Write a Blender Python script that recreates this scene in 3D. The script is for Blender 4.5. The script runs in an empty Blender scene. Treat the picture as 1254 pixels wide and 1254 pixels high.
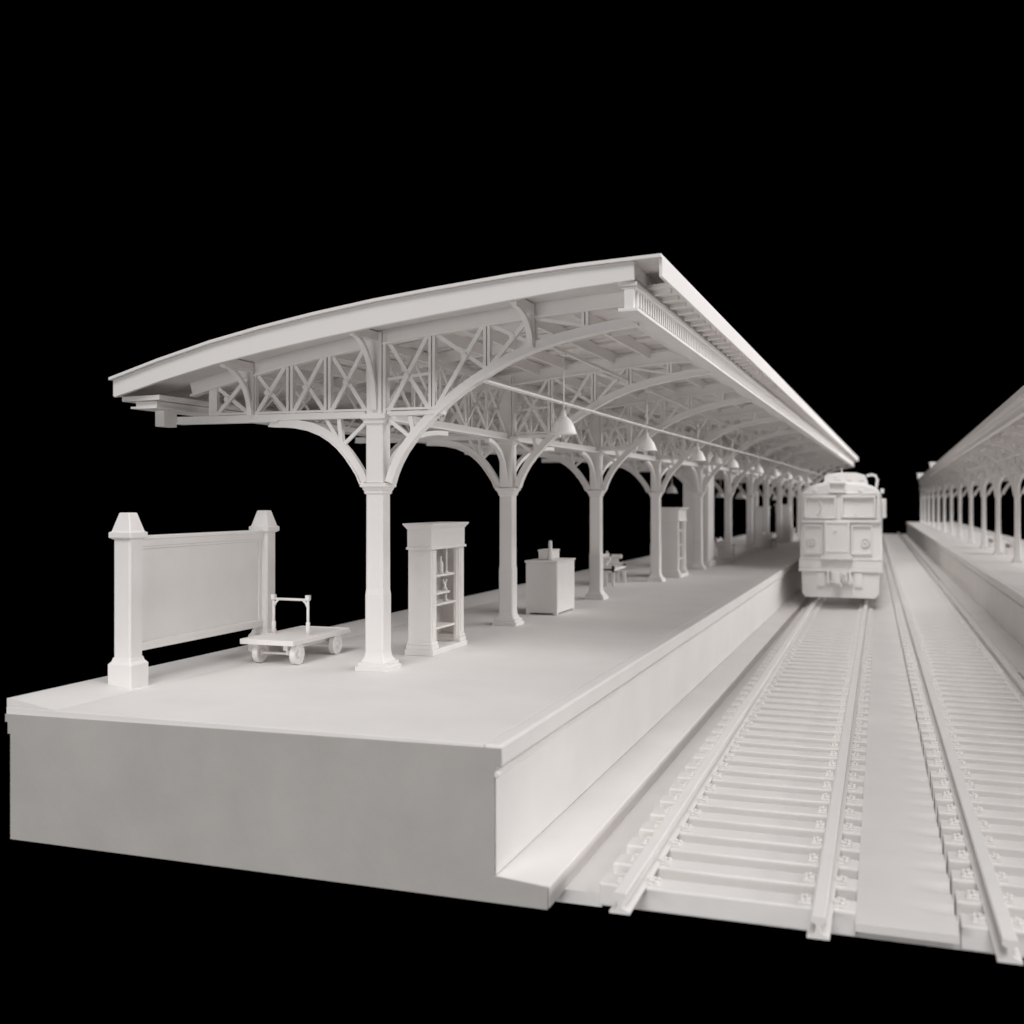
import bpy, bmesh, math, random
from mathutils import Vector, Matrix
random.seed(7)
scene = bpy.context.scene
COL = scene.collection

# ------------------------------------------------------------------ materials
def clay(name, base, var=0.03, scale=1.2, rough=0.62, bump=0.03, bscale=40.0, spec=0.35):
    m = bpy.data.materials.new(name); m.use_nodes = True
    nt = m.node_tree; n = nt.nodes; L = nt.links
    b = n['Principled BSDF']
    b.inputs['Roughness'].default_value = rough
    b.inputs['Specular IOR Level'].default_value = spec
    tc = n.new('ShaderNodeTexCoord')
    nz = n.new('ShaderNodeTexNoise'); nz.inputs['Scale'].default_value = scale
    nz.inputs['Detail'].default_value = 6; nz.inputs['Roughness'].default_value = 0.6
    L.new(tc.outputs['Object'], nz.inputs['Vector'])
    cr = n.new('ShaderNodeValToRGB')
    cr.color_ramp.elements[0].position = 0.3; cr.color_ramp.elements[1].position = 0.7
    cr.color_ramp.elements[0].color = (*[c*(1-var) for c in base], 1)
    cr.color_ramp.elements[1].color = (*[min(1, c*(1+var)) for c in base], 1)
    L.new(nz.outputs['Fac'], cr.inputs['Fac'])
    L.new(cr.outputs['Color'], b.inputs['Base Color'])
    n2 = n.new('ShaderNodeTexNoise'); n2.inputs['Scale'].default_value = bscale; n2.inputs['Detail'].default_value = 3
    L.new(tc.outputs['Object'], n2.inputs['Vector'])
    bp = n.new('ShaderNodeBump'); bp.inputs['Strength'].default_value = bump; bp.inputs['Distance'].default_value = 0.02
    L.new(n2.outputs['Fac'], bp.inputs['Height']); L.new(bp.outputs['Normal'], b.inputs['Normal'])
    return m
W = (0.79, 0.768, 0.754)
M_IRON = clay('white_painted_iron', W, 0.02, 2.0)
M_ROOF = clay('white_roof_board', (0.78, 0.756, 0.742), 0.02, 1.0)
M_STONE = clay('pale_platform_stone', (0.77, 0.745, 0.73), 0.035, 0.9, 0.7, 0.05, 30)
M_END_SHADE = clay('shade_toned_end_stone', (0.43, 0.411, 0.394), 0.06, 1.4, 0.8, 0.08, 25)  # platform stone darkened: the end face's shade is put into the colour
M_BED = clay('pale_track_bed', (0.72, 0.695, 0.68), 0.04, 1.0, 0.75, 0.06, 30)
M_TIE = clay('pale_sleeper', (0.77, 0.745, 0.73), 0.03, 3.0, 0.7, 0.06, 50)
M_RAIL = clay('pale_rail', (0.78, 0.757, 0.742), 0.02, 2.0, 0.5)
M_WOOD = clay('white_painted_wood', (0.79, 0.765, 0.75), 0.025, 2.5)
M_CAR = clay('white_railcar_paint', (0.81, 0.792, 0.778), 0.02, 1.5, 0.5)
M_LAMP = clay('white_enamel', (0.81, 0.79, 0.775), 0.015, 3.0, 0.45)

# ------------------------------------------------------------------ mesh helpers
class MB:
    def __init__(self): self.v = []; self.f = []; self.smooth = []
    def add(self, vs, fs, smooth=False):
        o = len(self.v); self.v += [tuple(p) for p in vs]
        for f in fs:
            self.f.append([i+o for i in f]); self.smooth.append(smooth)
        return self
    def box(self, x0, x1, y0, y1, z0, z1):
        return self.add([(x0,y0,z0),(x1,y0,z0),(x1,y1,z0),(x0,y1,z0),(x0,y0,z1),(x1,y0,z1),(x1,y1,z1),(x0,y1,z1)],
            [(0,3,2,1),(4,5,6,7),(0,1,5,4),(1,2,6,5),(2,3,7,6),(3,0,4,7)])
    def cbox(self, c, s): 
        return self.box(c[0]-s[0]/2,c[0]+s[0]/2,c[1]-s[1]/2,c[1]+s[1]/2,c[2]-s[2]/2,c[2]+s[2]/2)
    def loft(self, loops, smooth=False, cap=True):
        n = len(loops[0]); vs = [p for l in loops for p in l]; fs = []
        for k in range(len(loops)-1):
            for i in range(n):
                j = (i+1) % n
                fs.append((k*n+i, k*n+j, (k+1)*n+j, (k+1)*n+i))
        self.add(vs, fs, smooth)
        if cap:
            o = len(self.v)-len(vs)
            self.f.append([o+i for i in range(n)][::-1]); self.smooth.append(False)
            self.f.append([o+(len(loops)-1)*n+i for i in range(n)]); self.smooth.append(False)
        return self
    def rsq(self, cx, cy, prof, chamf=0.0):
        """square column from a list of (half width, z), corners chamfered by chamf"""
        loops = []
        for h, z in prof:
            c = min(chamf, h*0.45)
            if c > 0:
                p = [(-h+c,-h),(h-c,-h),(h,-h+c),(h,h-c),(h-c,h),(-h+c,h),(-h,h-c),(-h,-h+c)]
            else:
                p = [(-h,-h),(h,-h),(h,h),(-h,h)]
            loops.append([(cx+x, cy+y, z) for x, y in p])
        return self.loft(loops)
    def lathe(self, cx, cy, prof, n=20, smooth=True):
        return self.loft([[(cx+r*math.cos(2*math.pi*i/n), cy+r*math.sin(2*math.pi*i/n), z) for i in range(n)] for r, z in prof], smooth)
    def bar(self, p, q, w, h=None, up=(0,0,1)):
        h = h or w; p = Vector(p); q = Vector(q); d = (q-p).normalized()
        u = Vector(up)
        if abs(d.dot(u)) > 0.98: u = Vector((0,1,0))
        s = d.cross(u).normalized(); t = s.cross(d).normalized()
        a = [(-w/2,-h/2),(w/2,-h/2),(w/2,h/2),(-w/2,h/2)]
        return self.loft([[p+s*i+t*j for i,j in a],[q+s*i+t*j for i,j in a]])
    def tube(self, pts, r, n=8, smooth=True):
        pts = [Vector(p) for p in pts]; loops = []
        for i, p in enumerate(pts):
            d = (pts[min(i+1,len(pts)-1)]-pts[max(i-1,0)]).normalized()
            u = Vector((0,0,1)) if abs(d.z) < 0.9 else Vector((0,1,0))
            s = d.cross(u).normalized(); t = s.cross(d)
            loops.append([p+s*r*math.cos(2*math.pi*k/n)+t*r*math.sin(2*math.pi*k/n) for k in range(n)])
        return self.loft(loops, smooth)
    def strip(self, pts, side, depth, width):
        """curved bar: pts on its centre line, depth in the curve's plane, width along side"""
        pts = [Vector(p) for p in pts]; side = Vector(side).normalized(); loops = []
        for i, p in enumerate(pts):
            d = (pts[min(i+1,len(pts)-1)]-pts[max(i-1,0)]).normalized()
            t = side.cross(d).normalized()
            loops.append([p-t*depth/2-side*width/2, p-t*depth/2+side*width/2, p+t*depth/2+side*width/2, p+t*depth/2-side*width/2])
        return self.loft(loops)
    def prism(self, poly, f0, f1):
        return self.loft([[f0(*p) for p in poly],[f1(*p) for p in poly]])
    def shift(self, d):
        self.v = [(x+d[0], y+d[1], z+d[2]) for x,y,z in self.v]; return self
    def rot(self, a, c=(0,0)):
        ca, sa = math.cos(a), math.sin(a)
        self.v = [(c[0]+(x-c[0])*ca-(y-c[1])*sa, c[1]+(x-c[0])*sa+(y-c[1])*ca, z) for x,y,z in self.v]; return self
    def build(self, name, mat, parent=None, bevel=0.0, seg=2):
        me = bpy.data.meshes.new(name)
        o0 = Vector((0,0,0))
        if parent is not None: o0 = ROOTLOC.get(parent.name, o0)
        me.from_pydata([(x-o0.x, y-o0.y, z-o0.z) for x,y,z in self.v], [], self.f)
        me.polygons.foreach_set('use_smooth', self.smooth)
        bm = bmesh.new(); bm.from_mesh(me); bmesh.ops.recalc_face_normals(bm, faces=bm.faces); bm.to_mesh(me); bm.free()
        me.materials.append(mat); me.update()
        o = bpy.data.objects.new(name, me); COL.objects.link(o)
        if parent is not None:
            o.parent = parent; ROOTLOC[o.name] = o0
        if bevel:
            b = o.modifiers.new('bevel', 'BEVEL'); b.width = bevel; b.segments = seg; b.limit_method = 'ANGLE'; b.angle_limit = math.radians(40)
        return o
ROOTLOC = {}
def tag(o, label=None, cat=None, group=None, kind=None):
    if label: o['label'] = label
    if cat: o['category'] = cat
    if group: o['group'] = group
    if kind: o['kind'] = kind
    return o
def thing(name, loc, label, cat, group=None, rz=0.0):
    o = bpy.data.objects.new(name, None); COL.objects.link(o); o.empty_display_size = 0.2
    o.location = loc; o.rotation_euler.z = rz; ROOTLOC[o.name] = Vector(loc)
    return tag(o, label, cat, group)
def origin(name, label, cat, group=None):
    """thing whose parts are modelled round 0,0,0; placed afterwards"""
    return thing(name, (0,0,0), label, cat, group)
def copy_tree(o, parent=None):
    c = o.copy(); COL.objects.link(c)
    if parent is not None: c.parent = parent
    for ch in list(o.children): copy_tree(ch, c)
    return c
def put(o, loc, rz=0.0, label=None, group=None, s=None):
    o.location = loc; o.rotation_euler.z = rz
    if label: o['label'] = label
    if group: o['group'] = group
    if s: o.scale = s
    return o
def lerp(a, b, t): return a+(b-a)*t
def interp(tab, x):
    if x <= tab[0][0]: return tab[0][1]
    for (x0,z0),(x1,z1) in zip(tab, tab[1:]):
        if x <= x1: return z0+(z1-z0)*(x-x0)/(x1-x0)
    return tab[-1][1]

PZ = 1.2            # platform top
Y0 = 8.0            # the plane where the model is cut off
LEND, REND = 64.0, 100.0

# ------------------------------------------------------------------ ground and tracks
def trackx(side, Y): return (-1.18-0.010*(Y-8)) if side == 0 else (1.385-0.0185*(Y-8))
g = MB(); g.box(-2.62, 6.1, 8.42, 104.0, -0.10, -0.045)
g.loft([[(-2.60, Y, -0.11),(trackx(0,Y)-0.99, Y, -0.11),(trackx(0,Y)-0.99, Y, -0.002),(-2.60, Y, -0.002)] for Y in (8.405, 66.0)])
tag(g.build('ground', M_BED), kind='structure')

PITCH = 0.49; TIE0 = 8.30
def strip_edges(Y): return (trackx(0, Y)+0.922, trackx(1, Y)-0.945)
def strip_z(Y, t, w):
    # t: distance from the right-hand edge; the gaps between sleepers run out into the ballast
    ph = ((Y-TIE0+0.13) % PITCH)/PITCH      # 0..0.53 sleeper, rest gap
    gap = 0.0
    if ph > 0.53 and Y > 8.5: gap = math.sin((ph-0.53)/0.47*math.pi)**0.7
    fade = max(0.0, 1-t/0.36)
    fy = max(0.0, min(1.0, (46-Y)/25))
    return 0.124-0.035*gap*fade*fade*fy
ws = MB(); rows = []
Y = 8.08
ys = []
while Y < 46: ys.append(Y); Y += 0.049
while Y < 103: ys.append(Y); Y += 1.0
ts = [0, 0.03, 0.07, 0.12, 0.18, 0.25, 0.36]
for Y in ys:
    a, b = strip_edges(Y); b -= 0.015
    row = [(b, Y, 0.066)] + [(b-t, Y, strip_z(Y, t, b-a)) for t in ts] + [(a+0.05, Y, 0.124), (a, Y, 0.118), (a, Y, 0.066)]
    rows.append(row)
n = len(rows[0])
ws.add([p for r in rows for p in r], [(k*n+i, k*n+i+1, (k+1)*n+i+1, (k+1)*n+i) for k in range(len(rows)-1) for i in range(n-1)], True)
ws.f.append(list(range(n))); ws.smooth.append(False)
ws.loft([[(strip_edges(Y)[0]+0.06, Y, -0.06),(strip_edges(Y)[1]-0.06, Y, -0.06),(strip_edges(Y)[1]-0.06, Y, 0.10 if Y < 0 else 0.065),(strip_edges(Y)[0]+0.06, Y, 0.065)] for Y in (8.5, 102.5)])
wso = ws.build('walkway', M_BED)
tag(wso, kind='structure')
try:
    for o_ in (wso,):
        o_.data.set_sharp_from_angle(angle=math.radians(50))
except Exception: pass

RAILP = [(-0.076,0.0),(0.076,0.0),(0.076,0.016),(0.026,0.036),(0.017,0.05),(0.017,0.098),(0.046,0.112),(0.05,0.122),(0.05,0.143),(0.04,0.152),(-0.04,0.152),(-0.05,0.143),(-0.05,0.122),(-0.046,0.112),(-0.017,0.098),(-0.017,0.05),(-0.026,0.036),(-0.076,0.016)]
def rail_clip_mesh():
    m = MB()
    m.box(-0.06, 0.058, -0.08, 0.08, 0.0, 0.02)
    m.box(-0.06, 0.0, -0.045, 0.045, 0.02, 0.052)
    for y in (-0.05, 0.05):
        m.lathe(0.022, y, [(0.03,0.018),(0.03,0.034),(0.022,0.046),(0.012,0.052),(0.0,0.053)], 8)
    m.lathe(-0.012, 0.0, [(0.024,0.05),(0.022,0.066),(0.012,0.076),(0.0,0.078)], 8)
    return m
def build_track(side, yend, ntotal, label):
    G = 0.69 if side == 0 else 0.685
    x8 = trackx(side, 8)
    root = thing('railway_track', (x8, 8, 0), label, 'railway track')
    for s in (-1, 1):
        m = MB(); r0 = 7.72
        m.loft([[(trackx(side,Y)+s*G+x, Y, 0.118+z) for x, z in RAILP] for Y in (r0, 30, yend)])
        m.build('rail', M_RAIL, root)
    clip_me = None; tie_me = None
    rest = MB(); restclip = MB()
    for k in range(ntotal):
        Y = TIE0+0.13+k*PITCH; xc = trackx(side, Y)
        if side == 0: xl, xr = -0.985, 0.93
        else: xl, xr = -0.93, 0.80
        if k < 100:
            if tie_me is None:
                m = MB(); m.box(xl, xr, -0.125, 0.125, -0.06, 0.12)
                t = m.build('sleeper', M_TIE, None, 0.016, 2); t.parent = root; tie0 = t; tie_me = t.data
            else:
                t = tie0.copy(); COL.objects.link(t); t.parent = root
            t.location = (xc-x8+random.uniform(-.006,.006), Y-8+random.uniform(-.006,.006), 0)
            t.rotation_euler.z = random.uniform(-.004,.004)
            if k < 25:
                for s in (-1, 1):
                    for d in (-1, 1):
                        if clip_me is None:
                            c = rail_clip_mesh().build('rail_clip', M_TIE, None, 0.006, 1); clip0 = c; clip_me = True
                        else:
                            c = clip0.copy(); COL.objects.link(c)
                        c.parent = t; c.scale = (0.78,0.78,0.72); c.location = (s*G+d*0.125, 0, 0.12); c.rotation_euler.z = 0 if d > 0 else math.pi
            elif k < 70:
                for s in (-1, 1):
                    for d in (-1, 1):
                        cm = rail_clip_mesh()
                        if d < 0: cm.rot(math.pi)
                        cm.shift((xc+s*G+d*0.13, Y, 0.12)); restclip.add(cm.v, cm.f)
        else:
            rest.box(xc+xl, xc+xr, Y-0.125, Y+0.125, -0.06, 0.12)
    if rest.v: tag(rest.build('sleeper', M_TIE, root), kind='stuff')
    tag(restclip.build('rail_clip', M_TIE, root), kind='stuff')
    return root
build_track(0, 66.0, 100, 'railway track with pale sleepers beside the near platform, carrying the railcar')
build_track(1, 102.0, 190, 'empty railway track on the right, beside the far right platform')

# ------------------------------------------------------------------ platforms
def platform(s, xe, xb, yend, label, y0=Y0):
    """s=+1: track side towards +X. xe(Y): coping edge, xb(Y): back edge"""
    root = thing('platform', (xe(y0), y0, 0), label, 'platform')
    ya, yb = y0, yend
    def sweep(name, poly, mat, y1, y2, bevel=0.0):
        # poly: (offset from the edge towards the track, z)
        m = MB(); m.loft([[(xe(Y)+s*o, Y, z) for o, z in poly] for Y in (y1, y2)]); return m.build(name, mat, root, bevel)
    # core wall
    m = MB(); m.loft([[(xb(Y)-s*-0.10, Y, 0.0),(xe(Y)-s*0.07, Y, 0.0),(xe(Y)-s*0.07, Y, PZ-0.13),(xb(Y)+s*0.10, Y, PZ-0.13)] for Y in (ya, yb)])
    m.build('wall', M_STONE, root)
    # deck slab: coping along the tracks is its own strip
    m = MB(); m.loft([[(xb(Y), Y, PZ-0.13),(xe(Y)-s*0.15, Y, PZ-0.13),(xe(Y)-s*0.15, Y, PZ),(xb(Y), Y, PZ)] for Y in (ya-0.012, yb)])
    m.build('deck', M_STONE, root, 0.006, 2)
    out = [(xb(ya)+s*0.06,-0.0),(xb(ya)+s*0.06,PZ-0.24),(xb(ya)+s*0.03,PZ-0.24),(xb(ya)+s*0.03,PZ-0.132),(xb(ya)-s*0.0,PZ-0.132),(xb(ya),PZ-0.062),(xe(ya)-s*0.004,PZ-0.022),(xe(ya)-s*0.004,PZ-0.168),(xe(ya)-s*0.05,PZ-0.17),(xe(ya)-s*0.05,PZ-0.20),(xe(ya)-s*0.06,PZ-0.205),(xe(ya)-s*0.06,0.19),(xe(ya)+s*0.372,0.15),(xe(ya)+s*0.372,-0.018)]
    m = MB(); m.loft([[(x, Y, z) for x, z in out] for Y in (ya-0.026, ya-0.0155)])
    m.build('end_wall', M_END_SHADE, root)  # thin end plate carrying the painted shade
    sweep('coping', [(-0.152,PZ-0.17),(0,PZ-0.17),(0,PZ+0.003),(-0.152,PZ+0.003)], M_STONE, ya-0.014, yb, 0.022)
    sweep('moulding', [(-0.07,PZ-0.255),(-0.04,PZ-0.253),(-0.02,PZ-0.24),(-0.02,PZ-0.215),(-0.04,PZ-0.20),(-0.07,PZ-0.198)], M_STONE, ya-0.02, yb, 0.008)
    m = MB(); m.loft([[(xb(Y)+s*0.10, Y, PZ-0.24),(xb(Y)+s*0.05, Y, PZ-0.24),(xb(Y)+s*0.05, Y, PZ-0.131),(xb(Y)+s*0.10, Y, PZ-0.131)] for Y in (ya-0.005, yb)])
    m.build('moulding', M_STONE, root)
    m = MB(); m.loft([[(xb(Y)+s*0.003, Y, PZ+0.001),(xb(Y)+s*0.56, Y, PZ+0.001),(xb(Y)+s*0.55, Y, PZ+0.003),(xb(Y)+s*0.09, Y, PZ+0.075),(xb(Y)+s*0.003, Y, PZ+0.08)] for Y in (ya-0.008, yb-0.01)])
    m.build('kerb', M_STONE, root, 0.008)
    # facing of the track side and the step at its foot
    sweep('facing', [(-0.07,0.19),(-0.055,0.19),(-0.055,PZ-0.257),(-0.07,PZ-0.257)], M_STONE, ya+0.003, yb)
    sweep('step', [(-0.07,-0.02),(0.38,-0.02),(0.38,0.155),(-0.07,0.185)], M_STONE if s < 0 else M_STONE, ya+0.004, yb, 0.012)
    return root
xeL = lambda Y: -2.86; xbL = lambda Y: -7.69+0.006*(Y-8)
platform(1, xeL, xbL, LEND+0.5, 'long pale railway platform on the left, its shade-toned cut end wall facing the viewer')
xeR = lambda Y: 2.63-0.018*(Y-8); xbR = lambda Y: 6.35-0.018*(Y-8)
platform(-1, xeR, xbR, REND, 'pale railway platform at the right edge, across both tracks', y0=9.0)

# ------------------------------------------------------------------ canopies
ROOFT = [(-8.49,4.50),(-7.85,4.69),(-7.2,4.86),(-6.58,4.99),(-5.96,5.10),(-5.26,5.20),(-4.57,5.275),(-3.68,5.36),(-3.0,5.41),(-2.34,5.44),(-2.10,5.45)]
def zr(x): return interp(ROOFT, x)
XC = -5.6
ARCHR = [(-5.455,3.295),(-5.42,3.40),(-5.36,3.53),(-5.28,3.66),(-5.16,3.81),(-5.01,3.96),(-4.86,4.09),(-4.71,4.205),(-4.56,4.31),(-4.41,4.40),(-4.18,4.53),(-3.96,4.64),(-3.70,4.735),(-3.37,4.825),(-3.1,4.875),(-2.83,4.92),(-2.52,4.955)]
ARCHL = [(-5.745,3.295),(-5.79,3.40),(-5.86,3.51),(-5.94,3.62),(-6.03,3.72),(-6.13,3.805),(-6.25,3.88),(-6.41,3.945),(-6.60,3.985),(-6.77,4.0),(-6.92,4.005)]
CHZ = 4.06
def canopy(xcol, xhi, xlo, yfront, yend, frames, label, blen=(1.95,0.85), cw=1.0, bz=3.30, bd=0.06):
    def MX(x, Y):
        c = xcol(Y)
        if x >= XC: return c+(x-XC)/(-2.10-XC)*(xhi(Y)-c)
        return c+(x-XC)/(-8.49-XC)*(xlo(Y)-c)
    P = lambda x, Y, z: Vector((MX(x, Y), Y, z))
    root = thing('platform_canopy', (xcol(frames[0]), frames[0], PZ), label, 'canopy')
    ysec = [yfront, 20, 32, 44, yend] if yfront < 19 else [yfront, 44, yend]
    xs = [x for x, _ in ROOFT]
    def shell(name, x0, x1, top, bot, mat, y1=yfront, y2=yend, bevel=0):
        """a sheet following the roof curve between two depths under it"""
        xx = [x0]+[x for x in xs if x0+1e-3 < x < x1-1e-3]+[x1]
        m = MB(); yy = [y1]+[y for y in ysec if y1 < y < y2]+[y2]
        m.loft([[P(x, Y, zr(x)-bot) for x in xx]+[P(x, Y, zr(x)-top) for x in xx[::-1]] for Y in yy])
        return m.build(name, mat, root, bevel)
    # the covering sheet, a hair proud of the fascia
    shell('roof_sheet', -8.49, -2.10, 0.0, 0.032, M_ROOF, yfront-0.05)
    # boarding: one band per bay between frames, seams showing
    m = MB()
    xx = [-8.42]+[x for x in xs if -8.42 < x < -2.40]+[-2.40]
    yy = [yfront+0.03]
    bands = []
    y = frames[0]+0.02
    m.loft([[P(x, Y, zr(x)-0.17) for x in xx]+[P(x, Y, zr(x)-0.033) for x in xx[::-1]] for Y in (yfront+0.04, y)])
    k = 0
    while y < yend-0.1:
        w = 0.30; y2 = min(y+w, yend-0.02)
        d = 0.065 if k % 2 else 0.055
        if (k % 4) == 0: d = 0.095
        m.loft([[P(x, Y, zr(x)-d) for x in xx]+[P(x, Y, zr(x)-0.033) for x in xx[::-1]] for Y in (y, y2-0.02)])
        y = y2; k += 1
    m.build('roof_boards', M_ROOF, root)
    # gable fascia
    m = MB(); xg = [-8.46]+[x for x in xs if -8.46 < x < -2.38]+[-2.38]
    def dep(x): return lerp(0.235, 0.215, (x+8.46)/6.1)+0.06*math.sin(max(0,min(1,(x+8.46)/6.1))*math.pi)
    m.loft([[P(x, Y, zr(x)-dep(x)) for x in xg]+[P(x, Y, zr(x)-0.033) for x in xg[::-1]] for Y in (yfront, yfront+0.05)])
    m.build('gable_fascia', M_ROOF, root, 0.006, 1)
    # long fascia on the track edge and the slatted soffit behind it
    def run(name, poly, mat, y1=yfront, y2=yend, bevel=0, dm=None):
        m = dm or MB(); yy = [y1]+[y for y in ysec if y1 < y < y2]+[y2]
        m.loft([[P(x, Y, z) for x, z in poly] for Y in yy])
        return m if dm is not None else m.build(name, mat, root, bevel)
    run('edge_fascia', [(-2.13,5.235),(-2.095,5.235),(-2.095,5.418),(-2.13,5.418)], M_ROOF, yfront+0.005, bevel=0.006)
    m = MB()
    run('', [(-2.40,5.245),(-2.131,5.275),(-2.131,5.30),(-2.40,5.28)], M_ROOF, yfront+0.6, dm=m)
    y = yfront+0.75
    while y < yend-0.2:
        m.loft([[P(x, Y, z) for x, z in [(-2.345,5.205),(-2.17,5.225),(-2.17,5.276),(-2.345,5.255)]] for Y in (y, y+0.09)]); y += 0.42
    m.build('slatted_soffit', M_ROOF, root)
    run('back_fascia', [(-8.475,4.29),(-8.43,4.29),(-8.43,4.475),(-8.475,4.468)], M_ROOF, yfront+0.01)
    # I-shaped cornice with dentils
    m = MB(); yc = yfront+0.06
    run('', [(-2.56,5.175),(-2.37,5.175),(-2.36,5.19),(-2.36,5.215),(-2.56,5.215)], M_IRON, yc-0.02, dm=m)
    run('', [(-2.53,5.15),(-2.385,5.15),(-2.37,5.174),(-2.545,5.174)], M_IRON, yc, dm=m)
    run('', [(-2.50,4.965),(-2.40,4.965),(-2.40,5.149),(-2.50,5.149)], M_IRON, yc, dm=m)
    run('', [(-2.56,4.93),(-2.355,4.93),(-2.355,4.964),(-2.56,4.964)], M_IRON, yc-0.02, dm=m)
    m.build('cornice', M_IRON, root, 0.004, 1)
    m = MB(); y = yc+0.08
    while y < min(yend-0.2, 48):
        m.loft([[P(x, Y, z) for x, z in [(-2.401,4.985),(-2.372,4.985),(-2.372,5.135),(-2.401,5.135)]] for Y in (y, y+0.045)]); y += 0.115
    if label.startswith('long'): m.build('dentil_band', M_IRON, root)
    # eaves girders along the low edge, stacked
    run('eaves_girder', [(-8.44,4.235),(-7.95,4.245),(-7.95,4.30),(-8.44,4.288)], M_IRON, yfront+0.12)
    run('eaves_girder', [(-8.30,4.175),(-8.02,4.175),(-8.02,4.234),(-8.30,4.234)], M_IRON, yfront+0.18)
    run('eaves_girder', [(-8.34,4.15),(-8.00,4.15),(-8.00,4.174),(-8.34,4.174)], M_IRON, yfront+0.14)
    run('eaves_block', [(-8.25,3.965),(-8.13,3.965),(-8.13,4.149),(-8.25,4.149)], M_IRON, yfront+0.46, yfront+0.70)
    # purlins
    yp = frames[0]
    for x, z, w, h in [(-7.62,0,0.045,0.15),(-6.9,0,0.045,0.15),(-6.40,0,0.045,0.15),(-5.95,0,0.045,0.15),(-5.2,0,0.045,0.15),(-4.75,0,0.045,0.15),(-4.0,0,0.045,0.15),(-3.45,0,0.045,0.15),(-2.95,0,0.08,0.16),(-4.27,4.385,0.085,0.024)]:
        if z == 0: z = zr(x)-0.075-h/2
        run('purlin', [(x-w/2,z-h/2),(x+w/2,z-h/2),(x+w/2,z+h/2),(x-w/2,z+h/2)], M_IRON, yp, yend-0.05)
    if label.startswith('long'):
        m = MB(); m.box(-3.72,-3.68,yp,yend-0.1,4.835,4.875); m.build('lamp_rail', M_IRON, root)
    # ---------------- frames
    cw_ = lambda prof: [(h*cw, z) for h, z in prof]
    for fi, Y in enumerate(frames):
        near = fi < 8
        cx = xcol(Y)
        col = MB()
        col.rsq(cx, Y, cw_([(0.108,PZ+0.18),(0.112,PZ+0.22),(0.112,PZ+0.84),(0.105,PZ+0.90),(0.103,3.20),(0.103,3.215)]), 0.016)
        col.rsq(cx, Y, cw_([(0.104,3.29),(0.104,4.0)]), 0.014)
        co = col.build('column', M_IRON, root)
        ROOTLOC[co.name] = ROOTLOC[root.name]
        b = MB(); b.rsq(cx, Y, cw_([(0.195,PZ+0.001),(0.195,PZ+0.048),(0.188,PZ+0.052)]), 0.006)
        b.rsq(cx, Y, cw_([(0.174,PZ+0.050),(0.174,PZ+0.088),(0.166,PZ+0.092)]), 0.008)
        b.rsq(cx, Y, cw_([(0.152,PZ+0.09),(0.146,PZ+0.108),(0.128,PZ+0.135),(0.118,PZ+0.17),(0.1135,PZ+0.205)]), 0.016)
        b.build('base', M_IRON, co)
        b = MB(); b.rsq(cx, Y, cw_([(0.106,3.16),(0.118,3.175),(0.118,3.195),(0.13,3.215),(0.136,3.235),(0.155,3.246),(0.155,3.276),(0.147,3.284)]), 0.006)
        b.build('capital', M_IRON, co)
        b = MB(); b.rsq(cx, Y, cw_([(0.105,3.93),(0.125,3.955),(0.125,3.985),(0.15,4.005),(0.15,4.05),(0.142,4.056)]), 0.006)
        b.build('abacus', M_IRON, co)
        pm = MB()
        pm.rsq(cx, Y, cw_([(0.075,4.05),(0.075,zr(XC)-0.18)]), 0.0)
        for sx in (-1, 1):
            pm.box(cx+sx*0.10-0.018, cx+sx*0.10+0.018, Y-0.055, Y+0.055, 4.05, zr(XC)-0.20)
        pm.build('upper_post', M_IRON, co)
        tr = MB(); side = (0,1,0)
        # deep top beam with two flanges
        xt = [-7.95,-7.36,-6.9,-6.4,-5.9,-5.6,-5.2,-4.7,-4.2,-3.7,-3.2,-2.9,-2.60]
        zt = lambda x: zr(x)-0.155
        tr.strip([P(x,Y,zt(x)-0.075) for x in xt], side, 0.155, 0.07)
        fl = MB(); fl.strip([P(x,Y,zt(x)-0.165) for x in xt], side, 0.024, 0.13)
        tr.add(fl.v, fl.f)
        tt = tr.build('roof_truss', M_IRON, root, 0.004, 1); ROOTLOC[tt.name] = ROOTLOC[root.name]
        m = MB()
        m.bar(P(-8.15,Y,CHZ-0.005), P(-5.73,Y,CHZ-0.005), 0.10, 0.075); m.bar(P(-5.47,Y,CHZ), P(-4.76,Y,CHZ), 0.09, 0.05)
        m.bar(P(-8.15,Y,CHZ-0.05), P(-6.80,Y,CHZ-0.05), 0.14, 0.016)
        m.build('bottom_chord', M_IRON, tt, 0.004, 1)
        for pts in (ARCHR, ARCHL):
            m = MB()
            m.strip([P(x,Y,z) for x,z in pts], side, 0.085, 0.075)
            a = MB()
            m2 = [Vector(P(x,Y,z)) for x,z in pts]
            off = []
            for i,p in enumerate(m2):
                d = (m2[min(i+1,len(m2)-1)]-m2[max(i-1,0)]).normalized(); t = Vector((0,1,0)).cross(d)
                if t.z > 0: t = -t
                off.append(p+t*0.052)
            m.strip(off, side, 0.018, 0.13)
            m.build('arch_rib', M_IRON, tt, 0.003, 1)
        # lattice
        m = MB(); yl = Y
        zb = lambda x: zr(x)-0.32
        def za(x):   # lower boundary of the lattice on the track side
            return max(CHZ+0.02, interp(ARCHR, x)+0.045) if x > XC else CHZ+0.03
        V = [-7.66,-7.14,-6.67,-6.20]
        for x in V:
            for e in (-0.026, 0.026): m.bar(P(x+e,yl,CHZ), P(x+e,yl,zb(x)+0.01), 0.034, 0.066)
        for x in (-4.91,-4.24,-3.70,-3.10):
            for e in (-0.024, 0.024): m.bar(P(x+e,yl,za(x)-0.03), P(x+e,yl,zb(x)+0.02), 0.032, 0.066)
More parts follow.
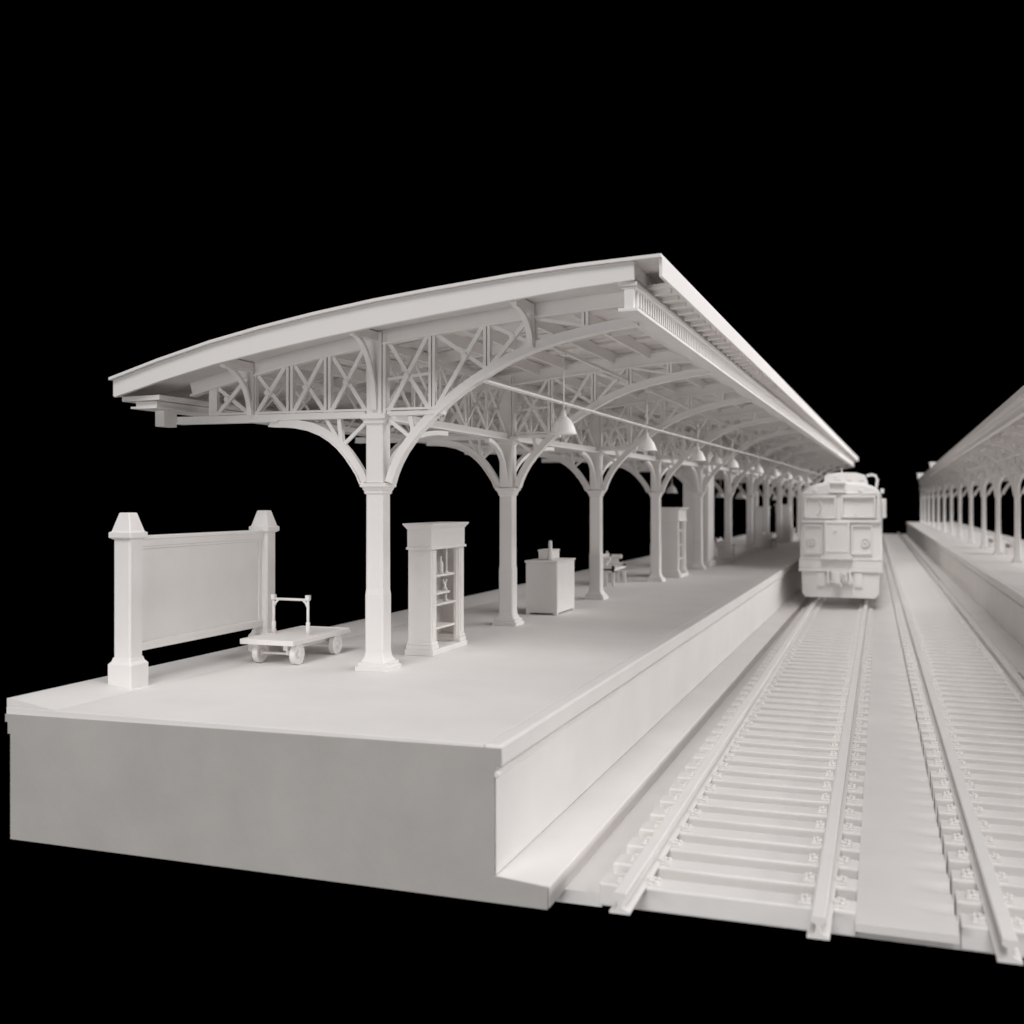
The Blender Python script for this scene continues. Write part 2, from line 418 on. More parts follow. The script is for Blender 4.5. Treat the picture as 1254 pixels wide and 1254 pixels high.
        panels = list(zip([-7.66,-7.14,-6.67,-6.20],[-7.14,-6.67,-6.20,-5.70]))+[(-5.50,-4.91),(-4.91,-4.24),(-4.24,-3.70)]
        for i,(a,b2) in enumerate(panels):
            m.bar(P(a+.045,yl-0.022,za(a)), P(b2-.045,yl-0.022,zb(b2)), 0.032, 0.045)
            m.bar(P(a+.045,yl+0.022,zb(a)), P(b2-.045,yl+0.022,za(b2)), 0.032, 0.045)
            A0, A1, B0, B1 = P(a+.045,0,za(a)), P(b2-.045,0,zb(b2)), P(a+.045,0,zb(a)), P(b2-.045,0,za(b2))
            den = (A1.z-A0.z)-(B1.z-B0.z)
            if abs(den) > 1e-4 and cw == 1.0:
                t = (B0.z-A0.z)/den; c = A0.lerp(A1, max(0.05, min(0.95, t)))
                n8 = 10
                m.loft([[(c.x+r*math.cos(2*math.pi*q/n8), yl+y_, c.z+r*math.sin(2*math.pi*q/n8)) for q in range(n8)] for r, y_ in ((0.036,0.03),(0.036,-0.05),(0.024,-0.058))])
        m.bar(P(-5.58,yl,4.44), P(-4.88,yl,4.50), 0.025, 0.03)
        m.bar(P(-3.71,yl,zb(-3.71)), P(-3.09,yl,za(-3.09)), 0.03, 0.035)
        xz = [-7.70,-7.14,-6.67,-6.2,-5.6,-4.91,-4.24,-3.7,-3.06]
        m.strip([P(x,Y,zb(x)+0.0) for x in xz], side, 0.03, 0.085)
        m.bar(P(-7.70,Y,CHZ+0.05), P(-4.80,Y,CHZ+0.05), 0.085, 0.026); m.bar(P(-7.66,Y,CHZ+0.04), P(-7.66,Y,zb(-7.66)+0.02), 0.11, 0.06)
        m.build('lattice_brace', M_IRON, tt)
        # spandrel struts under the chord
        m = MB()
        m.bar(P(-6.06,Y,CHZ-0.04), P(-6.03,Y,3.72), 0.05, 0.06)
        m.bar(P(-6.22,Y,CHZ-0.05), P(-6.04,Y,3.73), 0.03, 0.04); m.bar(P(-5.73,Y,CHZ-0.08), P(-6.02,Y,3.72), 0.03, 0.04)
        m.build('spandrel_brace', M_IRON, tt); m = MB()
        m.bar(P(-5.18,Y,CHZ-0.03), P(-5.13,Y,3.76), 0.05, 0.06)
        m.bar(P(-5.47,Y,CHZ-0.06), P(-5.14,Y,3.76), 0.03, 0.04)
        m.build('spandrel_brace', M_IRON, tt)
        # brackets carrying the overhang, curving towards the end of the roof
        if fi == 0:
            for x, z0 in ((-7.14,CHZ+0.02),(XC,4.10),(-3.70,4.72)):
                zt0 = zr(x)-0.20; dy = Y-yfront-0.16
                m = MB()
                pts = []
                for k in range(13):
                    a = k/12*math.pi/2
                    pts.append(P(x, Y-0.09-dy*(1-math.cos(a))*0.92, z0+(zt0-0.07-z0)*math.sin(a)*1.0))
                m.strip(pts, (1,0,0), 0.045, 0.06)
                m.bar(P(x,Y-0.06,zt0-0.03), P(x,yfront+0.10,zt0-0.03), 0.07, 0.10)
                if x != XC: m.bar(P(x,Y-0.065,z0), P(x,Y-0.065,zt0-0.05), 0.07, 0.05)
                m.build('bracket', M_IRON, tt, 0.004, 1)
        # brackets under the long girder
        for d in (1, -1):
            if fi == 0 and d < 0: continue
            L = blen[0] if d > 0 else blen[1]
            m = MB(); pts = []
            for k in range(13):
                a = k/12*math.pi/2
                y_ = Y+d*(0.11+L*(1-math.cos(a)))
                z_ = bz+(CHZ-0.10-bz)*math.sin(a)**(1.0 if cw == 1.0 else 0.75)
                pts.append((xcol(y_), y_, z_))
            m.strip(pts, (1,0,0), bd, 0.07)
            m.build('bracket', M_IRON, tt, 0.003, 1)
    # ---------------- long girders between the frames
    for Ya, Yb in zip(frames, frames[1:]):
        m = MB(); e = 0.11
        for dx in (0.0,):
            pt = lambda Y, z: Vector((xcol(Y)+dx, Y, z))
            m.bar(pt(Ya+e,CHZ), pt(Yb-e,CHZ), 0.07, 0.085); m.bar(pt(Ya+e,4.84), pt(Yb-e,4.84), 0.06, 0.07)
            npan = 5
            for i in range(npan):
                a = lerp(Ya+e, Yb-e, i/npan); b2 = lerp(Ya+e, Yb-e, (i+1)/npan)
                if i: m.bar(pt(a,CHZ+.04), pt(a,4.81), 0.035, 0.045)
                m.bar(pt(a,CHZ+.03), pt(b2,4.82), 0.03, 0.035); m.bar(pt(a,4.82), pt(b2,CHZ+.03), 0.03, 0.035)
        m.bar((xcol(Ya),Ya+e,CHZ-0.052), (xcol(Yb),Yb-e,CHZ-0.052), 0.16, 0.018)
        m.build('lattice_girder', M_IRON, root)
        for t in (0.5,):
            Ym = lerp(Ya, Yb, t); m = MB()
            xr_ = [-7.95,-7.36,-6.9,-6.4,-5.9,-5.6,-5.2,-4.7,-4.2,-3.7,-3.2,-2.9,-2.60]
            m.strip([P(x,Ym,zr(x)-0.15) for x in xr_], (0,1,0), 0.15, 0.04)
            m.build('rafter', M_IRON, root)
        # light secondary trusses out over the low side
        m = MB()
        x = -7.14
        m.bar(P(x,Ya+.04,CHZ), P(x,Yb-.04,CHZ), 0.05, 0.06); m.bar(P(x,Ya+.04,zr(x)-0.29), P(x,Yb-.04,zr(x)-0.29), 0.05, 0.06)
        for i in range(6):
            a = lerp(Ya+.04, Yb-.04, i/6); b2 = lerp(Ya+.04, Yb-.04, (i+1)/6)
            m.bar(P(x,a,CHZ), P(x,b2,zr(x)-0.29), 0.025); m.bar(P(x,a,zr(x)-0.29), P(x,b2,CHZ), 0.025)
        m.build('lattice_girder', M_IRON, root)
    return root, MX

FL = [11.15, 15.78, 20.40, 25.35, 30.05, 34.85, 39.75, 44.6, 49.4, 54.2, 59.0, 63.6]
XCL = [(11.15,-5.47),(15.78,-5.555),(20.40,-5.39),(25.35,-5.26),(30.05,-5.06),(34.85,-4.93),(39.75,-4.86),(64.0,-4.62)]
xcolL = lambda Y: interp(XCL, Y)
canopy(xcolL, lambda Y: -2.10+0.004*(Y-10.4), lambda Y: -8.49+0.005*(Y-10.4), 10.4, LEND, FL,
       'long curved station canopy on lattice trusses and iron columns, over the left platform')
FR = [10.4, 15.6, 20.8, 26.0, 31.2, 36.4, 41.6, 46.5, 52.1, 58.2, 64.0, 69.8, 75.6, 81.4, 87.2, 93.0, 98.8]
xcolR = lambda Y: 3.52-0.0215*(Y-36.4)
rootR, MXR = canopy(xcolR, lambda Y: 1.98, lambda Y: xcolR(Y)+2.75, 9.3, REND, FR,
       'matching station canopy on a row of columns, over the platform at the right edge', (2.55, 2.55), 0.75, 3.1, 0.13)
# this one has a flatter roof than the near canopy
def flatten(o):
    for c in o.children:
        if c.type == 'MESH':
            for v in c.data.vertices:
                if v.co.z+PZ > CHZ: v.co.z = CHZ-PZ+(v.co.z+PZ-CHZ)*0.64
        flatten(c)
flatten(rootR)
for px_x, Y, s, h in ((2.12, 68.0, 0.55, 0.36), (2.02, 98.5, 0.55, 0.42)):
    m = MB(); m.box(px_x-s*0.3, px_x+s*0.8, Y-0.3, Y+0.3, 4.85, 4.90+h-0.1); m.box(px_x-s*0.38, px_x+s*0.88, Y-0.36, Y+0.36, 4.90+h-0.1, 4.90+h)
    m.build('roof_vent', M_ROOF, rootR, 0.02)

# ------------------------------------------------------------------ pendant lamps
def make_lamp(cord):
    r = origin('pendant_lamp', 'x', 'lamp')
    m = MB(); m.tube([(0,0,0.30),(0,0,0.31+cord)], 0.011, 6); m.lathe(0,0,[(0.04,0.31+cord),(0.05,0.33+cord),(0.02,0.36+cord)],10); m.build('cord', M_IRON, r)
    m = MB(); m.lathe(0,0,[(0.022,0.315),(0.028,0.30),(0.028,0.262),(0.04,0.252),(0.04,0.225)],14); m.build('lamp_holder', M_IRON, r)
    m = MB(); m.lathe(0,0,[(0.045,0.235),(0.058,0.226),(0.082,0.205),(0.112,0.168),(0.138,0.122),(0.157,0.072),(0.168,0.034),(0.174,0.016),(0.186,0.010),(0.186,0.0),(0.174,0.0),(0.160,0.030),(0.130,0.12),(0.076,0.195),(0.03,0.21)],24)
    m.build('lamp_shade', M_LAMP, r)
    m = MB(); m.lathe(0,0,[(0.0,0.0),(0.03,0.004),(0.045,0.03),(0.045,0.06),(0.025,0.1),(0.02,0.2)],12); m.build('bulb', M_LAMP, r)
    return r
ordn = ['first','second','third','fourth','fifth','sixth','seventh','eighth','ninth','tenth','eleventh']
LA = [12.5, 17.15, 21.95, 26.9, 32.3, 37.0, 41.8, 46.6, 51.4]
proto = make_lamp(0.72)
for i, Y in enumerate(LA):
    o = proto if i == 0 else copy_tree(proto)
    put(o, (-3.70, Y, 3.875), 0, s=(0.87,0.87,0.9), label=('nearest and largest white conical lamp hanging over the platform edge' if i == 0 else
        'white conical lamp over the platform edge, %s nearest in the long row' % ordn[i]), group='lamps hanging along the track side of the left canopy')
protoB = make_lamp(1.2)
for i, (Y, x, z) in enumerate([(35.3,-6.8,3.32),(45.8,-6.8,3.2),(50.5,-6.55,3.15),(62,-6.2,3.1)]):
    o = protoB if i == 0 else copy_tree(protoB)
    s = (1,1,1) if i != 2 else (1.45,1.45,1.3)
    put(o, (x, Y, z), 0, 'low white lamp against the black, %s' % ('left of the tall pier','just left of the sixth column','just right of the sixth column, the broadest of them','between the far columns beside the railcar')[i],
        'low lamps hanging on the back side of the left canopy', s)
protoC = make_lamp(0.75)
for i, (Y, x) in enumerate([(29.9,-4.55),(36.3,-4.45),(44.6,-4.35)]):
    o = protoC if i == 0 else copy_tree(protoC)
    put(o, (x, Y, 4.07), 0, 'small lamp close under the girder, just right of %s' % ('the tall pier and fifth column','the sixth column','the eighth column')[i], 'small lamps by the girder of the left canopy')
protoD = make_lamp(0.9)
for i, Y in enumerate([33.8, 39.0, 44.1, 49.5, 55.2, 61.0]):
    o = protoD if i == 0 else copy_tree(protoD)
    put(o, (MXR(-4.9, Y), Y, 3.85), 0, 'small white lamp under the right-hand canopy, %s from the front' % ordn[i], 'lamps hanging under the right canopy')

# ------------------------------------------------------------------ sign board
sb = thing('notice_board', (-7.33, 10.5, PZ), 'large blank white board framed between two square posts at the platform back edge', 'notice board')
for y in (9.22, 11.76):
    m = MB(); m.rsq(-7.32, y, [(0.102,PZ+0.30),(0.102,PZ+1.50)], 0.018)
    p = m.build('post', M_WOOD, sb)
    m = MB(); m.rsq(-7.32, y, [(0.143,PZ+0.001),(0.143,PZ+0.245),(0.135,PZ+0.255),(0.118,PZ+0.275),(0.108,PZ+0.312)], 0.012); m.build('base', M_WOOD, p)
    m = MB(); m.rsq(-7.32, y, [(0.105,PZ+1.50),(0.132,PZ+1.515),(0.138,PZ+1.522),(0.138,PZ+1.57),(0.12,PZ+1.58),(0.115,PZ+1.59),(0.066,PZ+1.765),(0.058,PZ+1.77)], 0.012); m.build('cap', M_WOOD, p)
m = MB(); m.box(-7.345,-7.305,9.315,11.665,PZ+0.36,PZ+1.50); m.build('panel', M_WOOD, sb)
m = MB(); m.box(-7.385,-7.265,9.318,11.662,PZ+1.42,PZ+1.505); m.box(-7.405,-7.245,9.319,11.661,PZ+1.495,PZ+1.53); m.box(-7.37,-7.28,9.322,11.658,PZ+1.395,PZ+1.42); m.build('top_rail', M_WOOD, sb, 0.005)
m = MB(); m.box(-7.38,-7.27,9.318,11.662,PZ+0.355,PZ+0.44); m.build('bottom_rail', M_WOOD, sb, 0.005)
m = MB(); m.box(-7.362,-7.288,11.60,11.660,PZ+0.441,PZ+1.419); m.box(-7.362,-7.288,9.319,9.36,PZ+0.441,PZ+1.419); m.build('side_rail', M_WOOD, sb, 0.004)

# ------------------------------------------------------------------ platform trolley
ct = thing('luggage_trolley', (-6.8, 11.65, PZ), 'low white flatbed luggage trolley with a tube handle beside the board', 'trolley')
m = MB(); m.box(-7.14,-6.46,10.98,12.36,PZ+0.245,PZ+0.285); m.build('deck', M_WOOD, ct, 0.01)
m = MB()
m.box(-7.15,-6.45,10.965,10.995,PZ+0.232,PZ+0.292); m.box(-7.15,-6.45,12.345,12.375,PZ+0.232,PZ+0.292)
m.box(-7.152,-7.122,10.996,12.344,PZ+0.232,PZ+0.292); m.box(-6.478,-6.448,10.996,12.344,PZ+0.232,PZ+0.292); m.build('deck_rim', M_WOOD, ct, 0.005)
m = MB(); m.box(-7.03,-6.97,11.05,12.3,PZ+0.165,PZ+0.244); m.box(-6.63,-6.57,11.05,12.3,PZ+0.165,PZ+0.244)
for y in (11.14, 12.06): m.tube([(-6.98,y,PZ+0.121),(-6.47,y,PZ+0.121)], 0.016, 8)
for x in (-7.0, -6.6):
    for y in (11.14, 12.06): m.box(x-0.02 if x < -6.8 else x-0.02,x+0.02,y-0.05,y+0.05,PZ+0.11,PZ+0.164)
m.build('chassis', M_IRON, ct, 0.004)
for x in (-6.99, -6.50):
    for y in (11.14, 12.06):
        m = MB()
        lo = [[(x+dx, y+r*math.cos(a*math.pi/10), PZ+0.121+r*math.sin(a*math.pi/10)) for a in range(20)] for dx, r in ((-0.038,0.098),(-0.032,0.12),(0.032,0.12),(0.038,0.098),(0.022,0.08),(0.02,0.04),(0.045,0.035),(0.047,0.012))]
        m.loft(lo); m.build('wheel', M_WOOD, ct)
m = MB()
for x in (-7.10, -6.63):
    m.tube([(x,11.62,PZ+0.27),(x,11.62,PZ+0.71)], 0.017, 10); m.tube([(x,11.62,PZ+0.27),(x,11.62,PZ+0.43)], 0.025, 10)
    m.cbox((x,11.62,PZ+0.725),(0.05,0.05,0.06)); 
    s = 1 if x < -7 else -1
    m.tube([(x,11.62,PZ+0.60),(x+s*0.03,11.62,PZ+0.66),(x+s*0.07,11.62,PZ+0.695)],0.014,8)
m.tube([(-7.12,11.62,PZ+0.70),(-6.61,11.62,PZ+0.70)], 0.016, 10)
m.build('handle', M_IRON, ct)

# ------------------------------------------------------------------ bookcase cabinets
def make_bookcase(label, shelves):
    """local: faces +X, width along Y, back at x=-0.16"""
    r = origin('display_cabinet', label, 'cabinet')
    d0, d1, w, H = -0.15, 0.15, 0.535, 1.61
    m = MB(); m.box(d0,d0+0.02,-w+0.03,w-0.03,0.08,H-0.32); m.build('back_panel', M_WOOD, r)
    for s in (-1, 1):
        m = MB(); y0, y1 = sorted((s*w, s*(w-0.035)))
        m.box(d0-0.001,d1-0.02,y0,y1,0.16,H-0.30)
        y0, y1 = sorted((s*(w+0.003), s*(w-0.165)))
        m.box(d1-0.021,d1+0.006,y0,y1,0.16,H-0.30)
        y0, y1 = sorted((s*(w-0.03), s*(w-0.13))); m.box(d1+0.006,d1+0.014,y0,y1,0.2,H-0.34)
        y0, y1 = sorted((s*(w-0.166), s*(w-0.20))); m.box(d1-0.06,d1-0.015,y0,y1,0.09,H-0.30)
        m.build('side_panel', M_WOOD, r, 0.004, 1)
    m = MB(); m.box(d0-0.01,d1+0.015,-w-0.01,w+0.01,H-0.305,H-0.06)
    m.box(d0-0.02,d1+0.032,-w-0.028,w+0.028,H-0.32,H-0.29); m.build('frieze', M_WOOD, r, 0.005)
    m = MB()
    m.loft([[(d0-0.015-e,-w-0.015-e,z),(d1+0.018+e,-w-0.015-e,z),(d1+0.018+e,w+0.015+e,z),(d0-0.015-e,w+0.015+e,z)] for e, z in ((0,H-0.07),(0.008,H-0.055),(0.032,H-0.022),(0.038,H-0.018),(0.038,H))])
    m.build('cornice', M_WOOD, r)
    m = MB(); m.box(d0-0.035,d1+0.045,-w-0.035,w+0.035,0.001,0.07); 
    for s in (-1,1):
        y0, y1 = sorted((s*(w+0.022), s*(w-0.19))); m.box(d0-0.02,d1+0.03,y0,y1,0.07,0.125)
        y0, y1 = sorted((s*(w+0.012), s*(w-0.18))); m.box(d0-0.012,d1+0.02,y0,y1,0.125,0.162)
    m.build('plinth', M_WOOD, r, 0.006)
    for z, yl in shelves:
        m = MB(); m.box(d0+0.021,d1-0.025,-w+0.036,yl,z,z+0.028); m.build('shelf', M_WOOD, r, 0.003, 1)
    return r
bc = make_bookcase('tall white open cabinet with shelves, between the first and second columns', [(0.29,0.30),(0.58,0.40),(0.72,0.14),(0.94,0.30)])
put(bc, (-5.47, 12.82, PZ))
bc2 = make_bookcase('tall narrow white shelf cabinet standing behind the fourth column', [(0.40,0.4),(0.72,0.4),(1.05,0.4)])
put(bc2, (-5.22, 27.1, PZ), 0, s=(1.6,0.98,1.06))
def cabinet_copy(loc, s, label):
    o = copy_tree(bc2); put(o, loc, 0, label); o.scale = s
cabinet_copy((-5.15, 46.2, PZ), (1.6,0.8,1.0), 'dim far cabinet beside the seventh column, with a pale cornice')
cabinet_copy((-4.75, 51.2, PZ), (1.9,0.9,1.05), 'farthest tall cabinet, close to the left of the railcar')
# things on the shelves
m = MB(); bz = PZ+0.968
m.lathe(-5.37,12.90,[(0.04,bz),(0.04,bz+0.01),(0.011,bz+0.03),(0.011,bz+0.33),(0.02,bz+0.34),(0.0,bz+0.36)],10); m.bar((-5.37,12.89,bz+0.33),(-5.37,13.06,bz+0.33),0.02,0.025); m.lathe(-5.37,13.05,[(0.016,bz+0.30),(0.018,bz+0.36),(0.0,bz+0.37)],8)
tag(m.build('ornament', M_IRON), 'slender T-shaped metal stand on the upper shelf of the near cabinet', 'ornament')
m = MB(); m.lathe(-5.39,12.76,[(0.028,bz),(0.032,bz+0.02),(0.032,bz+0.13),(0.014,bz+0.17),(0.014,bz+0.22),(0.0,bz+0.225)],12)
tag(m.build('bottle', M_LAMP), 'thin white bottle on the upper shelf of the near cabinet', 'bottle')
m = MB(); bz = PZ+0.748
m.lathe(-5.40,12.92,[(0.0,bz-0.02+0.02),(0.03,bz+0.003),(0.035,bz+0.02),(0.02,bz+0.045),(0.008,bz+0.06),(0.008,bz+0.12)],10)
m.bar((-5.40,12.92,bz+0.05),(-5.40,12.86,bz+0.14),0.014); m.bar((-5.40,12.92,bz+0.05),(-5.40,12.98,bz+0.14),0.014)
tag(m.build('ornament', M_IRON), 'small forked ornament on the short middle shelf of the near cabinet', 'ornament')
m = MB(); bz = PZ+0.609
m.lathe(-5.40,12.95,[(0.03,bz),(0.034,bz+0.012),(0.014,bz+0.03),(0.012,bz+0.10),(0.02,bz+0.115),(0.012,bz+0.13)],10)
tag(m.build('candlestick', M_IRON), 'little candlestick on the lower middle shelf of the near cabinet', 'candlestick')

# ------------------------------------------------------------------ counter cabinet with a box and a bottle
cc = origin('storage_cabinet', 'low square white cabinet with overhanging top, behind the second column', 'cabinet')
m = MB(); m.box(-0.27,0.27,-0.52,0.52,0.03,0.86); m.build('body', M_WOOD, cc, 0.006)
m = MB(); m.box(-0.288,0.288,-0.54,0.54,0.861,0.892); m.build('top', M_WOOD, cc, 0.008)
m = MB(); m.box(0.2705,0.276,-0.49,0.49,0.09,0.835); m.build('panel', M_WOOD, cc, 0.002)
for sx in (-1, 1):
    for sy in (-1, 1):
        m = MB(); m.cbox((sx*0.235,sy*0.48,0.0155),(0.06,0.07,0.028)); m.build('foot', M_WOOD, cc)
put(cc, (-5.50, 17.8, PZ))
m = MB(); m.box(-5.66,-5.42,17.62,18.05,PZ+0.902,PZ+1.045); m.box(-5.67,-5.41,17.61,18.06,PZ+1.03,PZ+1.058)
tag(m.build('storage_box', M_WOOD, None, 0.008), 'small white box on top of the low cabinet behind the second column', 'box')
m = MB(); m.lathe(-5.40,17.46,[(0.055,PZ+0.902),(0.058,PZ+0.93),(0.05,PZ+1.0),(0.035,PZ+1.08),(0.032,PZ+1.2),(0.022,PZ+1.22),(0.0,PZ+1.222)],12)
tag(m.build('bottle', M_LAMP), 'tapered white bottle beside the box on the low cabinet', 'bottle')

# ------------------------------------------------------------------ benches
def make_bench(label):
    r = origin('bench', label, 'bench', 'benches on the platforms')
    m = MB(); m.box(-0.26,0.24,-0.62,0.62,0.36,0.42); m.build('seat', M_WOOD, r, 0.01)
    m = MB()
    for z in (0.48,0.62): m.loft([[(-0.27-(z-0.4)*0.12,y,z),(-0.23-(z-0.4)*0.12,y,z),(-0.24-(z-0.3)*0.12,y,z+0.11),(-0.28-(z-0.3)*0.12,y,z+0.11)] for y in (-0.6,0.6)])
    m.bar((-0.30,-0.55,0.40),(-0.34,-0.55,0.78),0.05); m.bar((-0.30,0.55,0.40),(-0.34,0.55,0.78),0.05); m.build('backrest', M_WOOD, r, 0.006)
    for s in (-1, 1):
        m = MB(); y0, y1 = sorted((s*0.62, s*0.56))
        m.box(-0.28,0.02,y0,y1,0.001,0.60); m.box(0.15,0.24,y0,y1,0.001,0.50); m.box(0.02,0.24,y0,y1,0.32,0.501)
        m.build('end_frame', M_WOOD, r, 0.008)
        m = MB(); y0, y1 = sorted((s*0.645, s*0.53)); m.box(-0.20,0.12,y0,y1,0.601,0.70); m.build('armrest', M_WOOD, r, 0.012)
    return r
b0 = make_bench('white slatted bench half hidden behind the third column')
put(b0, (-5.99, 24.1, PZ), 0, s=(0.75,0.9,0.92))
for loc, lab in (((-5.20,36.4,PZ),'pale bench half hidden behind the sixth column'),
                 ((-4.55,43.6,PZ),'pale bench by the eighth column, between two dim cabinets'),
                 ((3.72,47.2,PZ),'far bench between columns on the right-hand platform'),
                 ((3.88,42.1,PZ),'nearer bench between columns on the right-hand platform')):
    o = copy_tree(b0); put(o, loc, 0 if loc[0] < 0 else math.pi, lab, s=(0.8,0.9,0.85) if loc[0] < 0 else (0.7,0.7,0.7))
m = MB(); m.rsq(-4.62,53.4,[(0.15,PZ+0.001),(0.19,PZ+0.5),(0.20,PZ+0.52),(0.20,PZ+0.56)],0.02)
tag(m.build('litter_bin', M_LAMP), 'small white bin on the platform close beside the railcar', 'bin')
# tall enclosed pier
for loc, w, d, lab in (((-5.27,31.35),0.36,0.5,'tall plain rectangular pier rising into the roof behind the fifth column'),((-5.6,46.9),0.2,0.2,'far tall pier behind the seventh column, its lit edge showing')):
    r = thing('service_pier', (loc[0],loc[1],PZ), lab, 'pier')
    m = MB(); m.box(loc[0]-w,loc[0]+w,loc[1]-d,loc[1]+d,PZ+0.16,4.9); m.build('shaft', M_STONE, r, 0.015)
    m = MB(); m.box(loc[0]-w-0.05,loc[0]+w+0.05,loc[1]-d-0.05,loc[1]+d+0.05,PZ+0.001,PZ+0.161); m.build('base', M_STONE, r, 0.015)

# ------------------------------------------------------------------ railcar
RY = 31.0; RX = trackx(0, RY)+0.03; RZ = 0.45
rc = thing('railcar', (RX, RY, 0.27), 'white old-fashioned railcar facing the viewer on the left track', 'train')
U = 0.955
def R_(u, y, z): return (RX+u*U-0.010*y, RY+y, RZ+z)
# body section: rounded roof
def section(sx=1.0, top=0.0):
    pts = [(-1.10,0.72),(1.10,0.72),(1.13,0.9),(1.13,2.55),(1.10,2.80),(1.03,2.92),(0.88,3.02),(0.62,3.10),(0.3,3.15),(0,3.165),(-0.3,3.15),(-0.62,3.10),(-0.88,3.02),(-1.03,2.92),(-1.10,2.80),(-1.13,2.55),(-1.13,0.9)]
    return [(u*sx, z+top) for u, z in pts]
m = MB(); m.loft([[R_(u,y,z if z < 2.7 else z-t*(z-2.4)) for u,z in section(s)] for y, s, t in ((0.0,0.965,0.10),(0.04,0.98,0.06),(0.12,0.992,0.025),(0.30,1.0,0.0),(21.0,1.0,0.0))])
body = m.build('body', M_CAR, rc, 0.012)
def rb(m, u0,u1,y0,y1,z0,z1):
    a = [R_(u0,y0,z0),R_(u1,y0,z0),R_(u1,y1,z0),R_(u0,y1,z0),R_(u0,y0,z1),R_(u1,y0,z1),R_(u1,y1,z1),R_(u0,y1,z1)]
    return m.add(a,[(0,3,2,1),(4,5,6,7),(0,1,5,4),(1,2,6,5),(2,3,7,6),(3,0,4,7)])
def frame(m, u0,u1,z0,z1,t,y0,y1):
    rb(m,u0,u1,y0,y1,z1-t,z1); rb(m,u0,u1,y0,y1,z0,z0+t); rb(m,u0,u0+t,y0+.001,y1,z0+t,z1-t); rb(m,u1-t,u1,y0+.001,y1,z0+t,z1-t)
for u0,u1,z0,z1 in ((-0.99,-0.10,2.14,2.76),(0.03,0.96,2.16,2.76)):
    m = MB(); rb(m,u0+.03,u1-.03,-0.02,0.02,z0+.03,z1-.03); w = m.build('window', M_CAR, rc)
    m = MB(); frame(m,u0,u1,z0,z1,0.055,-0.19,0.01); rb(m,u0-.02,u1+.02,-0.145,0.0,z1,z1+0.02); m.build('frame', M_CAR, w, 0.008)
m = MB(); rb(m,-1.08,1.08,-0.14,0.0,2.03,2.12); rb(m,-1.07,-1.01,-0.05,0.0,2.12,2.80); rb(m,0.98,1.06,-0.05,0.0,2.12,2.80); rb(m,-0.10,0.03,-0.06,0.0,2.12,2.80); rb(m,-1.06,1.05,-0.05,0.0,2.80,2.86); m.build('window_surround', M_CAR, rc, 0.012)
m = MB(); m.tube([R_(-0.62,-0.14,2.74),R_(-0.55,-0.14,2.62),R_(-0.52,-0.14,2.45),R_(-0.57,-0.14,2.28),R_(-0.68,-0.14,2.16)],0.022,6); m.build('wiper', M_IRON, rc)
m = MB(); m.tube([R_(0.40,-0.10,2.3),R_(0.46,-0.10,2.22),R_(0.56,-0.10,2.18)],0.02,6); m.tube([R_(0.56,-0.10,2.18),R_(0.92,-0.10,2.20)],0.013,6); m.build('wiper', M_IRON, rc)
m = MB(); frame(m,-0.32,0.17,2.84,3.13,0.045,-0.20,0.06); rb(m,-0.29,0.14,-0.035,0.03,2.87,3.10); rb(m,-0.10,-0.02,-0.06,-0.03,2.95,3.0); m.build('destination_box', M_CAR, rc, 0.008)
m = MB(); rb(m,-0.43,0.27,-0.24,0.0,1.13,2.09); m.build('door', M_CAR, rc, 0.015); 
m = MB(); frame(m,-0.40,0.24,1.24,2.06,0.045,-0.29,-0.23); rb(m,-0.50,0.34,-0.36,-0.0,1.05,1.13); rb(m,-0.17,-0.08,-0.30,-0.23,1.80,1.86); m.build('door_trim', M_CAR, rc, 0.008)
for u0,u1 in ((-0.99,-0.48),(0.30,0.87)):
    m = MB(); frame(m,u0,u1,1.18,1.98,0.045,-0.11,0.0); m.build('panel', M_CAR, rc, 0.005)
def disc(m, u, z, prof, n=20):
    m.loft([[R_(u+r*math.cos(2*math.pi*k/n), y, z+r*math.sin(2*math.pi*k/n)) for k in range(n)] for r, y in prof], True)
for u, s in ((-0.79,1.0),(0.67,1.15)):
    m = MB(); disc(m,u,1.50,[(0.115*s,0.0),(0.115*s,-0.07),(0.10*s,-0.085),(0.085*s,-0.085),(0.075*s,-0.04),(0.03,-0.035)]); disc(m,u,1.50,[(0.05*s,-0.03),(0.045*s,-0.07),(0.015,-0.085)],14); m.build('headlight', M_LAMP, rc)
m = MB()
for u, z in ((-0.68,2.90),(0.55,2.90)): disc(m,u,z,[(0.06,0.06),(0.06,-0.06),(0.04,-0.075),(0.01,-0.08)],14)
m.build('marker_light', M_CAR, rc)
m = MB(); rb(m,-1.13,1.13,-0.10,0.3,0.80,1.02); rb(m,-1.135,1.135,-0.15,0.3,0.70,0.80); rb(m,-1.135,1.135,-0.13,0.3,1.02,1.06)
m.build('bumper', M_CAR, rc, 0.02)
m = MB(); m.loft([[R_(u,y,z) for u,z in ((-1.06,0.70),(-1.04,0.12),(-0.95,0.0),(0.95,0.0),(1.04,0.12),(1.06,0.70))] for y in (-0.03,0.10)])
rb(m,0.36,0.40,-0.05,-0.02,0.05,0.68); rb(m,-0.52,-0.49,-0.05,-0.02,0.3,0.68); m.build('apron', M_CAR, rc, 0.012)
m = MB()
rb(m,-0.28,0.28,-0.16,-0.02,0.40,0.46); rb(m,-0.24,0.22,-0.20,-0.03,0.46,0.72); rb(m,-0.12,0.02,-0.62,-0.2,0.42,0.68); rb(m,-0.20,-0.12,-0.34,-0.2,0.42,0.70); rb(m,0.10,0.18,-0.36,-0.2,0.44,0.72)
